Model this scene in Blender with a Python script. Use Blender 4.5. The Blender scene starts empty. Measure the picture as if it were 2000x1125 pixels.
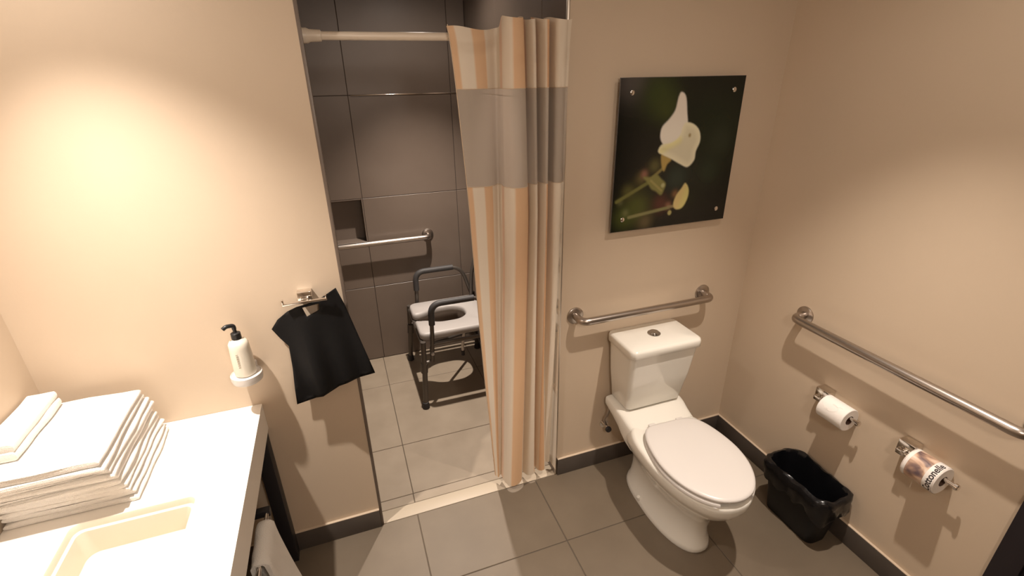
import bpy, bmesh, math, random
from mathutils import Vector, Matrix, noise
random.seed(7)
S = bpy.context.scene
COL = S.collection
# ------------------------------------------------------------------ camera
cam_d = bpy.data.cameras.new('camera'); cam = bpy.data.objects.new('camera', cam_d); COL.objects.link(cam)
cam_d.sensor_width = 36.0; cam_d.lens = 949.94 / 2000 * 36.0; cam_d.clip_start = 0.02
_r = Vector((0.9410825719, -0.3378508651, -0.0148453997)); _d = Vector((-0.1488709149, -0.3744644216, -0.9152124604))
_f = Vector((0.3036462475, 0.8635005443, -0.4026981083))
M = Matrix.Identity(4)
for i in range(3):
    M[i][0] = _r[i]; M[i][1] = -_d[i]; M[i][2] = -_f[i]
M[2][3] = 1.87
cam.matrix_world = M
S.camera = cam
# ------------------------------------------------------------------ world, exposure
w = bpy.data.worlds.new('world'); S.world = w; w.use_nodes = True
w.node_tree.nodes['Background'].inputs[0].default_value = (0.9, 0.8, 0.7, 1); w.node_tree.nodes['Background'].inputs[1].default_value = 0.05
S.view_settings.view_transform = 'Standard'; S.view_settings.look = 'None'; S.view_settings.gamma = 1.0
S.view_settings.use_curve_mapping = False; S.view_settings.exposure = 0.0
# the ceiling downlights of the room
ZC = 2.45
LAMPS = [  # name, position, aim, watts of the beam, half angle, watts of the spill, colour
    ('vanity', (-0.69, 1.28, ZC), (-0.50, 1.31, 0.77), 185, 41, 14, (1.0, 0.90, 0.81)),
    ('toilet', (1.22, 0.88, ZC), (1.22, 0.88, 0), 142, 40, 6, (1.0, 0.88, 0.77)),
    ('shower', (0.48, 2.58, ZC), (0.48, 2.58, 0), 250, 41, 12, (1.0, 0.88, 0.77)),
]
for n, p, aim, e, a, e2, c in LAMPS:
    for tag_, en, ang_, bl_ in (('beam', e, a, 1.0), ('spill', e2, 80, 0.7)):
        if not en: continue
        l = bpy.data.lights.new('downlight_%s_%s' % (n, tag_), 'SPOT'); l.energy = en; l.spot_size = math.radians(2 * ang_); l.spot_blend = bl_
        l.shadow_soft_size = 0.12 if n == 'entry' else 0.02; l.color = c
        o = bpy.data.objects.new(l.name, l); COL.objects.link(o); o.location = (p[0], p[1], p[2] - 0.03)
        o.rotation_euler = (Vector(aim) - o.location).to_track_quat('-Z', 'Y').to_euler()
# added fill lamp, unseen behind the camera, lifts the general light
GP = (0.35, -0.55, ZC)
l = bpy.data.lights.new('fill_lamp', 'POINT'); l.energy = 36; l.shadow_soft_size = 0.10; l.color = (1.0, 0.88, 0.77)
o = bpy.data.objects.new('fill_lamp', l); COL.objects.link(o); o.location = (GP[0], GP[1], ZC - 0.27)

# ------------------------------------------------------------------ materials
MATS = {}
def mat(name, col, rough=0.5, metal=0.0, col2=None, nscale=8.0, bump=0.0, bscale=60.0, spec=0.5, alpha=1.0, coat=0.0, detail=4.0, trans=0.0, sheen=0.0, distort=0.0):
    if name in MATS: return MATS[name]
    m = bpy.data.materials.new(name); m.use_nodes = True; nt = m.node_tree; b = nt.nodes['Principled BSDF']
    b.inputs['Base Color'].default_value = (*col, 1); b.inputs['Roughness'].default_value = rough; b.inputs['Metallic'].default_value = metal
    b.inputs['Specular IOR Level'].default_value = spec; b.inputs['Coat Weight'].default_value = coat; b.inputs['Alpha'].default_value = alpha
    b.inputs['Transmission Weight'].default_value = trans; b.inputs['Sheen Weight'].default_value = sheen
    tc = nt.nodes.new('ShaderNodeTexCoord')
    if col2:
        n = nt.nodes.new('ShaderNodeTexNoise'); n.inputs['Scale'].default_value = nscale; n.inputs['Detail'].default_value = detail; n.inputs['Distortion'].default_value = distort
        r = nt.nodes.new('ShaderNodeValToRGB'); r.color_ramp.elements[0].position = 0.3; r.color_ramp.elements[1].position = 0.7
        r.color_ramp.elements[0].color = (*col, 1); r.color_ramp.elements[1].color = (*col2, 1)
        g = nt.nodes.new('ShaderNodeNewGeometry')
        nt.links.new(g.outputs['Position'], n.inputs['Vector']); nt.links.new(n.outputs['Fac'], r.inputs['Fac']); nt.links.new(r.outputs['Color'], b.inputs['Base Color'])
    if bump:
        n2 = nt.nodes.new('ShaderNodeTexNoise'); n2.inputs['Scale'].default_value = bscale; n2.inputs['Detail'].default_value = 3
        bp = nt.nodes.new('ShaderNodeBump'); bp.inputs['Strength'].default_value = bump; bp.inputs['Distance'].default_value = 0.003
        nt.links.new(tc.outputs['Object'], n2.inputs['Vector']); nt.links.new(n2.outputs['Fac'], bp.inputs['Height']); nt.links.new(bp.outputs['Normal'], b.inputs['Normal'])
    MATS[name] = m
    return m
PAINT = mat('wall_paint', (0.62, 0.50, 0.375), 0.62, col2=(0.60, 0.482, 0.36), nscale=3, bump=0.04, bscale=220)
CEIL = mat('ceiling_paint', (0.50, 0.44, 0.37), 0.8)
BASE = mat('baseboard_tile', (0.070, 0.056, 0.047), 0.45, col2=(0.085, 0.070, 0.059), nscale=9)
GROUT = mat('grout', (0.10, 0.078, 0.058), 0.9)
GROUTW = mat('wall_grout', (0.055, 0.042, 0.035), 0.9)
FTILE = mat('floor_tile', (0.142, 0.109, 0.075), 0.5, col2=(0.166, 0.129, 0.090), nscale=5, bump=0.03, bscale=120)
STILE = mat('shower_floor_tile', (0.265, 0.212, 0.155), 0.55, col2=(0.315, 0.255, 0.19), nscale=6, bump=0.05, bscale=120)
WTILE = mat('shower_wall_tile', (0.150, 0.114, 0.090), 0.4, col2=(0.168, 0.130, 0.104), nscale=4, bump=0.03, bscale=140)
SILL = mat('threshold_stone', (0.42, 0.35, 0.265), 0.5)
STEEL = mat('brushed_steel', (0.46, 0.41, 0.37), 0.3, 1.0, bump=0.02, bscale=300)
CHROME = mat('chrome', (0.78, 0.74, 0.70), 0.12, 1.0)
CERAMIC = mat('white_ceramic', (0.80, 0.77, 0.70), 0.12, coat=0.3)
PLASTW = mat('white_plastic', (0.70, 0.665, 0.635), 0.3)
BUTTON = mat('flush_button', (0.42, 0.40, 0.38), 0.2, 1.0)
BAGP = mat('bin_liner_film', (0.005, 0.005, 0.006), 0.25, spec=0.45, bump=0.5, bscale=35)
BINP = mat('black_bin_plastic', (0.005, 0.005, 0.006), 0.45, spec=0.3)
CLOTHB = mat('black_cloth', (0.004, 0.0038, 0.004), 0.65, spec=0.25, bump=0.1, bscale=300)
BLACKM = mat('black_steel', (0.012, 0.011, 0.014), 0.5)
COUNTER = mat('white_counter', (0.93, 0.89, 0.83), 0.35)
TERRY = mat('white_terry', (0.92, 0.89, 0.84), 0.95, bump=0.9, bscale=420, sheen=0.3)
SOAPB = mat('cream_bottle', (0.78, 0.73, 0.62), 0.3)
PUMP = mat('black_pump', (0.012, 0.012, 0.013), 0.35)
PAPER = mat('tissue_paper', (0.86, 0.82, 0.78), 0.95, bump=0.15, bscale=90)
CARD = mat('cardboard_core', (0.12, 0.07, 0.05), 0.9)
INK = mat('dark_ink', (0.04, 0.03, 0.03), 0.8)
RODW = mat('rod_white', (0.80, 0.70, 0.58), 0.35)
GREYT = mat('grey_tube', (0.11, 0.095, 0.082), 0.4, 0.5)
GRIP = mat('grey_foam', (0.045, 0.042, 0.042), 0.6)
RUBBER = mat('dark_rubber', (0.025, 0.022, 0.024), 0.6)
SEATP = mat('pale_seat', (0.40, 0.37, 0.35), 0.45)
DOORW = mat('dark_door', (0.017, 0.013, 0.018), 0.45)
TRIMM = mat('edge_trim_metal', (0.62, 0.55, 0.47), 0.3, 0.9)
def emis(name, col, s):
    m = bpy.data.materials.new(name); m.use_nodes = True; b = m.node_tree.nodes['Principled BSDF']
    b.inputs['Emission Color'].default_value = (*col, 1); b.inputs['Emission Strength'].default_value = s; return m
BULB = emis('bulb_glow', (1, 0.86, 0.7), 6)

# ------------------------------------------------------------------ helpers
def link(name, me, m, parent=None, smooth=False, ang=40):
    if smooth:
        for p in me.polygons: p.use_smooth = True
        if ang < 180:
            try: me.set_sharp_from_angle(angle=math.radians(ang))
            except Exception: pass
    if m and not me.materials: me.materials.append(m)
    o = bpy.data.objects.new(name, me); COL.objects.link(o)
    if parent: o.parent = parent
    return o
def mesh(name, v, f, m, parent=None, smooth=False, ang=40):
    me = bpy.data.meshes.new(name); me.from_pydata([tuple(a) for a in v], [], f)
    bm = bmesh.new(); bm.from_mesh(me); bmesh.ops.recalc_face_normals(bm, faces=bm.faces); bm.to_mesh(me); bm.free()
    me.update(); return link(name, me, m, parent, smooth, ang)
def frombm(name, bm, m, parent=None, smooth=False, ang=40):
    me = bpy.data.meshes.new(name); bmesh.ops.recalc_face_normals(bm, faces=bm.faces); bm.to_mesh(me); bm.free()
    return link(name, me, m, parent, smooth, ang)
def empty(name, label, cat, group=None, loc=(0, 0, 0)):
    o = bpy.data.objects.new(name, None); COL.objects.link(o); o.location = loc; o.empty_display_size = 0.05
    return tag(o, label, cat, group)
def tag(o, label=None, cat=None, group=None, kind=None):
    if label: o['label'] = label
    if cat: o['category'] = cat
    if group: o['group'] = group
    if kind: o['kind'] = kind
    return o
def struct(o, label, cat): return tag(o, label, cat, None, 'structure')
def add_box(bm, a, b, bev=0.0, seg=2):
    bt = bmesh.new(); bmesh.ops.create_cube(bt, size=1.0)
    c = [(a[i] + b[i]) / 2 for i in range(3)]; s = [abs(b[i] - a[i]) for i in range(3)]
    for v in bt.verts: v.co = Vector((c[0] + v.co.x * s[0], c[1] + v.co.y * s[1], c[2] + v.co.z * s[2]))
    if bev: bmesh.ops.bevel(bt, geom=list(bt.edges), offset=min(bev, min(s) * 0.49), segments=seg, affect='EDGES', profile=0.5)
    t = bpy.data.meshes.new('t'); bt.to_mesh(t); bt.free(); bm.from_mesh(t); bpy.data.meshes.remove(t)
def box(name, a, b, m, parent=None, bev=0.0, seg=2):
    bm = bmesh.new(); add_box(bm, a, b, bev, seg); return frombm(name, bm, m, parent, bev > 0)
def fillet(pts, r, n=6):
    P = [Vector(p) for p in pts]; out = [P[0]]
    for i in range(1, len(P) - 1):
        a = (P[i - 1] - P[i]); b = (P[i + 1] - P[i]); d = min(r, a.length * 0.49, b.length * 0.49)
        a = P[i] + a.normalized() * d; b = P[i] + b.normalized() * d
        for k in range(n + 1):
            t = k / n; out.append(a * (1 - t) ** 2 + P[i] * 2 * t * (1 - t) + b * t * t)
    out.append(P[-1]); return out
def add_tube(bm, pts, r, n=14, cap=True):
    P = [Vector(p) for p in pts]; R = r if isinstance(r, (list, tuple)) else [r] * len(P)
    T = []
    for i in range(len(P)):
        t = (P[min(i + 1, len(P) - 1)] - P[max(i - 1, 0)]).normalized(); T.append(t)
    u = T[0].orthogonal().normalized(); rings = []
    for i in range(len(P)):
        u = (u - T[i] * u.dot(T[i])).normalized(); v = T[i].cross(u)
        rings.append([bm.verts.new(P[i] + (u * math.cos(2 * math.pi * k / n) + v * math.sin(2 * math.pi * k / n)) * R[i]) for k in range(n)])
    for i in range(len(P) - 1):
        for k in range(n):
            bm.faces.new((rings[i][k], rings[i][(k + 1) % n], rings[i + 1][(k + 1) % n], rings[i + 1][k]))
    if cap: bm.faces.new(rings[0][::-1]); bm.faces.new(rings[-1])
def tube(name, pts, r, m, parent=None, n=14):
    bm = bmesh.new(); add_tube(bm, pts, r, n); return frombm(name, bm, m, parent, True, 50)
def add_lathe(bm, prof, origin, axis, n=32):
    ax = Vector(axis).normalized(); u = ax.orthogonal().normalized(); v = ax.cross(u); O = Vector(origin); rings = []
    for rr, h in prof:
        if rr < 1e-6: rings.append([bm.verts.new(O + ax * h)])
        else: rings.append([bm.verts.new(O + ax * h + (u * math.cos(2 * math.pi * k / n) + v * math.sin(2 * math.pi * k / n)) * rr) for k in range(n)])
    for a, b in zip(rings, rings[1:]):
        for k in range(n):
            k2 = (k + 1) % n
            if len(a) == 1 and len(b) == 1: continue
            if len(a) == 1: bm.faces.new((a[0], b[k2], b[k]))
            elif len(b) == 1: bm.faces.new((a[k], a[k2], b[0]))
            else: bm.faces.new((a[k], a[k2], b[k2], b[k]))
def lathe(name, prof, origin, axis, m, parent=None, n=32, ang=40):
    bm = bmesh.new(); add_lathe(bm, prof, origin, axis, n); return frombm(name, bm, m, parent, True, ang)
def loft(name, rings, m, parent=None, cap0=True, cap1=True, smooth=True, ang=60):
    bm = bmesh.new(); R = [[bm.verts.new(p) for p in r] for r in rings]; n = len(R[0])
    for a, b in zip(R, R[1:]):
        for k in range(n): bm.faces.new((a[k], a[(k + 1) % n], b[(k + 1) % n], b[k]))
    if cap0: bm.faces.new(R[0][::-1])
    if cap1: bm.faces.new(R[-1])
    return frombm(name, bm, m, parent, smooth, ang)

# ------------------------------------------------------------------ the room
X0, X1, YB, YF = -0.99, 1.825, 1.711, -2.4      # left wall, right wall, back wall face, front wall
OL, OR = -0.045, 0.825                           # shower opening
TH = 0.13                                        # thickness of the back wall
SY = 3.18; SXL, SXR = -0.36, 0.845               # shower far wall, side walls
ZL = 2.32                                        # lintel
TILE_MESH = {}
def tile(parent, a, b, m, normal, gap=0.0035, bev=0.0015):
    """one tile between corners a and b (its own edges and depth); meshes shared between equal sizes"""
    a = Vector(a); b = Vector(b)
    for i in range(3):
        if i != normal:
            a[i] += gap / 2; b[i] -= gap / 2
    s = b - a; key = (round(s.x, 3), round(s.y, 3), round(s.z, 3), m.name)
    if key not in TILE_MESH:
        bm = bmesh.new(); add_box(bm, -s / 2, s / 2, bev, 1)
        me = bpy.data.meshes.new('tile'); bm.to_mesh(me); bm.free(); me.materials.append(m); TILE_MESH[key] = me
    o = bpy.data.objects.new('tile', TILE_MESH[key]); COL.objects.link(o); o.parent = parent; o.location = (a + b) / 2
    o.location[normal] += random.uniform(-0.0004, 0.0004)
    return o
TT = 0.009
fl = struct(box('floor', (X0 - 0.1, YF - 0.1, -0.12), (X1 + 0.1, YB, -TT + 0.006), GROUT), 'grey beige tiled floor of the main bathroom', 'floor')
xs = [X0, -0.476, 0.117, 0.708, 1.30, X1]; ys = [YF, -1.65, -1.05, -0.45, 0.142, 0.741, 1.341, YB]
for i in range(len(xs) - 1):
    for j in range(len(ys) - 1): tile(fl, (xs[i], ys[j], -TT), (xs[i + 1], ys[j + 1], 0), FTILE, 2)
sf = struct(box('floor_shower', (SXL - 0.1, YB, -0.12), (SXR + 0.1, SY + 0.1, -TT + 0.006), GROUT), 'pale tiled floor inside the shower', 'floor')
xs = [SXL, 0.118, 0.72, SXR]; ys = [YB + TH, 2.203, 2.815, SY]
for i in range(3):
    for j in range(3): tile(sf, (xs[i], ys[j], -TT), (xs[i + 1], ys[j + 1], 0), STILE, 2)
for a, b in ((OL, 0.117), (0.117, OR)):
    tile(sf, (a, YB + 0.072, -TT), (b, YB + TH, 0), STILE, 2); 
th = struct(box('trim_1', (OL, YB + 0.001, -0.02), (OR, YB + 0.07, 0.001), SILL, None, 0.001), 'pale stone threshold strip across the shower opening', 'threshold')
struct(box('ceiling', (X0 - 0.1, YF - 0.1, ZC), (X1 + 0.1, SY + 0.1, ZC + 0.1), CEIL), 'plain pale ceiling', 'ceiling')
struct(box('wall_left', (X0 - 0.1, YF - 0.1, 0), (X0, YB + TH, ZC), PAINT), 'beige painted wall beside the vanity', 'wall')
struct(box('wall_right', (X1, YF - 0.1, 0), (X1 + 0.1, YB + TH, ZC), PAINT), 'beige painted wall with the long grab bar', 'wall')
struct(box('wall_front', (X0 - 0.1, YF - 0.1, 0), (X1 + 0.1, YF, ZC), PAINT), 'beige painted wall opposite the shower', 'wall')
bm = bmesh.new()
add_box(bm, (X0 - 0.05, YB, 0), (OL, YB + TH, ZC)); add_box(bm, (OR, YB, 0), (X1 + 0.05, YB + TH, ZC)); add_box(bm, (OL, YB, ZL), (OR, YB + TH, ZC))
wb = struct(frombm('wall_back', bm, PAINT), 'beige painted wall with the shower opening and the flower picture', 'wall')
# jamb linings of dark tile and metal edge strips
for x, s, n in ((OL, 1, 2), (OR, -1, 3)):
    e = struct(box('trim_%d' % n, (min(x, x + s * 0.009), YB + 0.008, 0.002), (max(x, x + s * 0.009), YB + TH, ZL), WTILE), 'dark tile lining on the %s side of the shower opening' % ('bag' if n == 2 else 'toilet'), 'trim')
    e = struct(box('trim_%d' % (n + 2), (min(x - s * 0.001, x + s * 0.010), YB - 0.002, 0.0), (max(x - s * 0.001, x + s * 0.010), YB + 0.008, ZL), TRIMM if n == 3 else WTILE, None, 0.001), 'thin edge strip on the %s side of the shower opening' % ('bag' if n == 2 else 'toilet'), 'trim')
# shower walls: back wall has a niche
NX0, NX1, NZ0, NZ1, ND = -0.20, 0.126, 0.873, 1.165, 0.10
bm = bmesh.new(); yb = SY + TT - 0.006
for a, b in (((SXL - 0.1, yb, -0.1), (NX0, SY + 0.2, ZC)), ((NX1, yb, -0.1), (SXR + 0.1, SY + 0.2, ZC)), ((NX0, yb, -0.1), (NX1, SY + 0.2, NZ0)), ((NX0, yb, NZ1), (NX1, SY + 0.2, ZC)), ((NX0, SY + ND + TT - 0.003, NZ0), (NX1, SY + 0.2, NZ1))): add_box(bm, a, b)
ws = struct(frombm('wall_shower_back', bm, GROUTW), 'dark grey tiled back wall of the shower with a niche', 'wall')
zr = [0.0, 0.559, 1.165, 1.77, 2.375, ZC]
def st(x0, x1, z0, z1, y=SY): tile(ws, (x0, y, z0), (x1, y + TT, z1), WTILE, 1, 0.003)
for k in range(5):
    z0, z1 = zr[k], zr[k + 1]
    st(0.126, 0.736, z0, z1); st(0.736, SXR, z0, z1)
    if k == 1: st(SXL, NX0, z0, z1); st(NX0, NX1, z0, NZ0)
    else: st(SXL, 0.126, z0, z1)
st(NX0, NX1, NZ0, NZ1, SY + ND)
tile(ws, (NX0, SY + 0.001, NZ0 - 0.001), (NX1, SY + ND, NZ0 + 0.008), WTILE, 2, 0.001)
tile(ws, (NX1 - 0.008, SY + 0.001, NZ0 + 0.008), (NX1, SY + ND, NZ1), WTILE, 0, 0.001)
tile(ws, (NX0, SY + 0.001, NZ1 - 0.008), (NX1 - 0.008, SY + ND, NZ1), WTILE, 2, 0.001)
struct(box('trim_6', (0.14, SY - 0.006, 1.767), (SXR - 0.005, SY - 0.0005, 1.773), CHROME, None, 0.001), 'thin shiny metal strip along a tile joint high on the shower wall', 'trim')
wr = struct(box('wall_shower_right', (SXR + TT - 0.006, YB + TH, -0.1), (SXR + 0.2, SY + 0.1, ZC), GROUTW), 'dark tiled shower wall behind the curtain', 'wall')
wl = struct(box('wall_shower_left', (SXL - 0.2, YB + TH, -0.1), (SXL - TT + 0.006, SY + 0.1, ZC), GROUTW), 'dark tiled shower wall behind the bag wall', 'wall')
yr = [YB + TH, 2.0, 2.6, SY]
for i in range(3):
    for k in range(5):
        tile(wr, (SXR, yr[i], zr[k]), (SXR + TT, yr[i + 1], zr[k + 1]), WTILE, 0, 0.003)
        tile(wl, (SXL - TT, yr[i], zr[k]), (SXL, yr[i + 1], zr[k + 1]), WTILE, 0, 0.003)
# baseboards with a thin painted bead on top
def baseboard(name, a, b, bead_a, bead_b, label):
    o = struct(box(name, a, b, BASE, None, 0.001), label, 'baseboard'); box('bead', bead_a, bead_b, PAINT, o, 0.002); return o
BT = 0.012
baseboard('baseboard_back_left', (X0, YB - BT, 0), (OL - 0.001, YB, 0.098), (X0, YB - BT, 0.0985), (OL - 0.001, YB, 0.103), 'dark grey baseboard under the hanging bag')
baseboard('baseboard_back_right', (OR + 0.001, YB - BT, 0), (X1 - BT, YB, 0.098), (OR + 0.001, YB - BT, 0.0985), (X1 - BT, YB, 0.103), 'dark grey baseboard behind the toilet')
baseboard('baseboard_right', (X1 - BT, 0.53, 0), (X1, YB - 0.0005, 0.098), (X1 - BT, 0.53, 0.0985), (X1, YB, 0.103), 'dark grey baseboard behind the waste bin')
# dark door in its frame on the right wall
d = struct(box('door_1', (X1 - 0.006, -0.42, 0.001), (X1 + 0.002, 0.44, 2.08), DOORW, None, 0.002), 'dark door beyond the long grab bar', 'door')
box('door_frame', (X1 - 0.018, 0.44, 0), (X1 + 0.002, 0.507, 2.15), DOORW, d, 0.002); box('door_frame', (X1 - 0.018, -0.487, 0), (X1 + 0.002, -0.42, 2.15), DOORW, d, 0.002)
box('door_frame', (X1 - 0.018, -0.42, 2.08), (X1 + 0.002, 0.44, 2.15), DOORW, d, 0.002)
# ceiling downlights
for n, p, aim, e, a, e2, c in LAMPS:
    o = empty('ceiling_downlight', 'round recessed ceiling downlight above the ' + {'vanity': 'towel stack', 'toilet': 'toilet', 'shower': 'shower chair'}[n], 'light', 'ceiling downlights', (p[0], p[1], ZC))
    bm = bmesh.new(); add_lathe(bm, [(0.036, -0.001), (0.036, -0.006), (0.05, -0.006), (0.052, -0.001)], (0, 0, 0), (0, 0, 1)); frombm('rim', bm, PLASTW, o, True)
    bm = bmesh.new(); add_lathe(bm, [(0, -0.003), (0.035, -0.003)], (0, 0, 0), (0, 0, 1)); frombm('bulb', bm, BULB, o)

gl = empty('added_fill_globe', 'small glowing globe added behind the camera as a body for the fill light', 'light', None, GP)  # made-up fixture, out of view, for the added fill lamp
bm = bmesh.new(); add_lathe(bm, [(0, 0), (.05, 0), (.05, -.012), (.012, -.018), (.012, -.05), (0, -.05)], (0, 0, -.0005), (0, 0, 1)); frombm('canopy', bm, PLASTW, gl, True)
bm = bmesh.new(); bmesh.ops.create_uvsphere(bm, u_segments=24, v_segments=12, radius=.05, matrix=Matrix.Translation((0, 0, -.098))); frombm('globe', bm, BULB, gl, True)

# ------------------------------------------------------------------ toilet
TX = 1.237
def egg(yf, yb, hw, z, n=48, p=2.25, back=0.0, cx=TX, mid=0.46):
    """plan outline: pointed-round front, broader back; 'back' flattens the rear"""
    L = yb - yf; yc = yf + L * (1 - mid) ; out = []
    for k in range(n):
        a = 2 * math.pi * k / n; c, s = math.cos(a), math.sin(a)
        x = hw * math.copysign(abs(s) ** (2 / p), s)
        if c < 0: y = yc - (yc - yf) * abs(c) ** (2 / 2.05)
        else: y = yc + (yb - yc) * abs(c) ** (2 / (p + back))
        out.append((cx + x, y, z))
    return out
t = empty('toilet', 'white two-piece toilet with closed lid between the grab bars', 'toilet', None, (TX, 1.35, 0))
def tl(o): o.parent = t; o.matrix_parent_inverse = Matrix.Translation((-TX, -1.35, 0)); return o
secs = [(0.0, 1.092, 1.60, .118), (0.012, 1.086, 1.605, .122), (0.03, 1.09, 1.60, .117), (0.06, 1.105, 1.59, .106), (0.12, 1.105, 1.585, .101), (0.18, 1.09, 1.585, .105),
        (0.235, 1.055, 1.59, .122), (0.28, 1.01, 1.60, .150), (0.315, 0.98, 1.60, .172), (0.345, 0.963, 1.58, .184), (0.365, 0.955, 1.56, .189), (0.392, 0.953, 1.53, .190), (0.402, 0.957, 1.525, .186), (0.405, 0.967, 1.515, .176)]
tl(loft('bowl', [egg(a, b, h, z, back=1.2) for z, a, b, h in secs], CERAMIC))
# deck that rises from the bowl to the tank
dk = []
for y, hw, z0, z1 in ((1.375, .150, .30, .400), (1.42, .160, .28, .404), (1.46, .166, .27, .408), (1.50, .170, .285, .418), (1.535, .173, .31, .432), (1.56, .174, .335, .436), (1.62, .174, .365, .438), (1.685, .172, .385, .438)):
    r = []
    for k in range(32):
        a = 2 * math.pi * k / 32; c, s = math.cos(a), math.sin(a); e = 2 / 7
        r.append((TX + hw * math.copysign(abs(c) ** e, c), y, (z0 + z1) / 2 + (z1 - z0) / 2 * math.copysign(abs(s) ** e, s)))
    dk.append(r)
tl(loft('deck', dk, CERAMIC, ang=50))
def rr(x0, x1, y0, y1, z, r, bulge=0.0, n=6):
    out = []
    for cx, cy, a0 in ((x1 - r, y1 - r, 0), (x0 + r, y1 - r, 90), (x0 + r, y0 + r, 180), (x1 - r, y0 + r, 270)):
        for k in range(n + 1):
            a = math.radians(a0 + 90 * k / n); x = cx + r * math.cos(a); y = cy + r * math.sin(a)
            if bulge and y < (y0 + y1) / 2: y -= bulge * (1 - ((x - (x0 + x1) / 2) / ((x1 - x0) / 2)) ** 2)
            out.append((x, y, z))
    return out
tl(loft('tank', [rr(1.100, 1.374, 1.552, 1.685, .436, .018, .006), rr(1.092, 1.382, 1.540, 1.690, .448, .020, .008), rr(1.075, 1.399, 1.515, 1.695, .60, .022, .010), rr(1.066, 1.408, 1.498, 1.698, .742, .022, .012)], CERAMIC))
tl(loft('tank_lid', [rr(1.062, 1.412, 1.494, 1.700, .744, .022, .012), rr(1.056, 1.418, 1.486, 1.703, .750, .026, .013), rr(1.056, 1.418, 1.486, 1.703, .778, .026, .013), rr(1.059, 1.415, 1.490, 1.701, .786, .024, .013), rr(1.067, 1.407, 1.499, 1.695, .790, .02, .012), rr(1.15, 1.32, 1.57, 1.63, .791, .01, .0)], CERAMIC, ang=70))
b_ = tl(lathe('flush_button', [(0, .8035), (.020, .8035), (.0215, .802), (.0225, .797), (.029, .796), (.030, .790)], (TX, 1.60, -0.002), (0, 0, 1), BUTTON))
# open-front seat ring and lid
bm = bmesh.new()
LIDR = [(0, 1.418), (.06, 1.418), (.10, 1.413), (.130, 1.392), (.155, 1.345), (.173, 1.27), (.179, 1.19), (.168, 1.115), (.142, 1.05), (.105, 1.0), (.06, .968), (0, .955)]
LP = LIDR + [(-x, y) for x, y in LIDR[-2:0:-1]]; LIDO = []
for i in range(len(LP)):
    p0, p1, p2, p3 = [Vector(LP[(i + k - 1) % len(LP)]) for k in range(4)]
    for k in range(5):
        q = k / 5; LIDO.append(tuple(0.5 * ((2 * p1) + (p2 - p0) * q + (2 * p0 - 5 * p1 + 4 * p2 - p3) * q * q + (3 * p1 - p0 - 3 * p2 + p3) * q ** 3)))
n = len(LIDO); outer0 = [(TX + x * 1.015, 1.19 + (y - 1.19) * 1.01, .407) for x, y in LIDO]; tip = min(range(n), key=lambda i: LIDO[i][1])
idx = [k % n for k in range(tip + 6, tip + n - 5)]
def ring_pt(k, sc, z):
    x, y, _ = outer0[k]; return (TX + (x - TX) * sc, 1.21 + (y - 1.21) * (sc if y < 1.21 else (sc * 0.96)), z)
prof = [(1.0, .408), (1.0, .420), (0.985, .4235), (0.72, .4235), (0.70, .420), (0.70, .408)]
V = [[bm.verts.new(ring_pt(k, s, z)) for s, z in prof] for k in idx]
for a, b in zip(V, V[1:]):
    for q in range(len(prof)): bm.faces.new((a[q], a[(q + 1) % 6], b[(q + 1) % 6], b[q]))
bm.faces.new(V[0][::-1]); bm.faces.new(V[-1])
tl(frombm('seat', bm, PLASTW, None, True, 50))
def lidr(ins, z):
    k = 1 - ins / .18; return [(x * k + TX, 1.19 + (y - 1.19) * k, z) for x, y in LIDO]
tl(loft('seat_lid', [lidr(.006, .4255), lidr(.001, .428), lidr(0, .436), lidr(.002, .441), lidr(.010, .4445), lidr(.06, .4465), lidr(.14, .447)], PLASTW, ang=70))
for s in (-1, 1):
    tl(box('hinge', (TX + s * .07 - .018, 1.419, .405), (TX + s * .07 + .018, 1.440, .430), PLASTW, None, .006))
    tl(lathe('bolt_cap', [(0, .03), (.008, .027), (.011, .018), (.011, .0)], (TX + s * .108, 1.40, .02), (s * .5, 0, 1), CERAMIC))
for o in t.children:      # the bowl sits a little askew to the wall
    if o.name.split('.')[0] in ('bowl', 'seat', 'seat_lid', 'hinge', 'bolt_cap'):
        o.data.transform(Matrix.Translation((TX, 1.62, 0)) @ Matrix.Rotation(math.radians(-2.8), 4, 'Z') @ Matrix.Translation((-TX, -1.62, 0)))
# supply valve by the wall
v = empty('water_valve', 'small angle valve with supply hose behind the toilet', 'valve', None, (1.078, YB, .25))
bm = bmesh.new(); add_tube(bm, [(0, 0, 0), (0, -.045, 0)], .009); add_lathe(bm, [(.0, 0), (.022, 0), (.022, -.005), (0, -.005)], (0, -.001, 0), (0, 1, 0)); frombm('valve_body', bm, CHROME, v, True)
bm = bmesh.new(); add_lathe(bm, [(0, 0), (.014, 0), (.016, .006), (.014, .014), (0, .015)], (0, -.045, 0), (0, -1, 0), 12); frombm('knob', bm, RUBBER, v, True)
bm = bmesh.new(); add_tube(bm, fillet([(0, -.03, .009), (-.018, -.03, .05), (.0, -.035, .08), (.006, -.035, .118)], .05), .006); frombm('hose', bm, STEEL, v, True)

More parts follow.
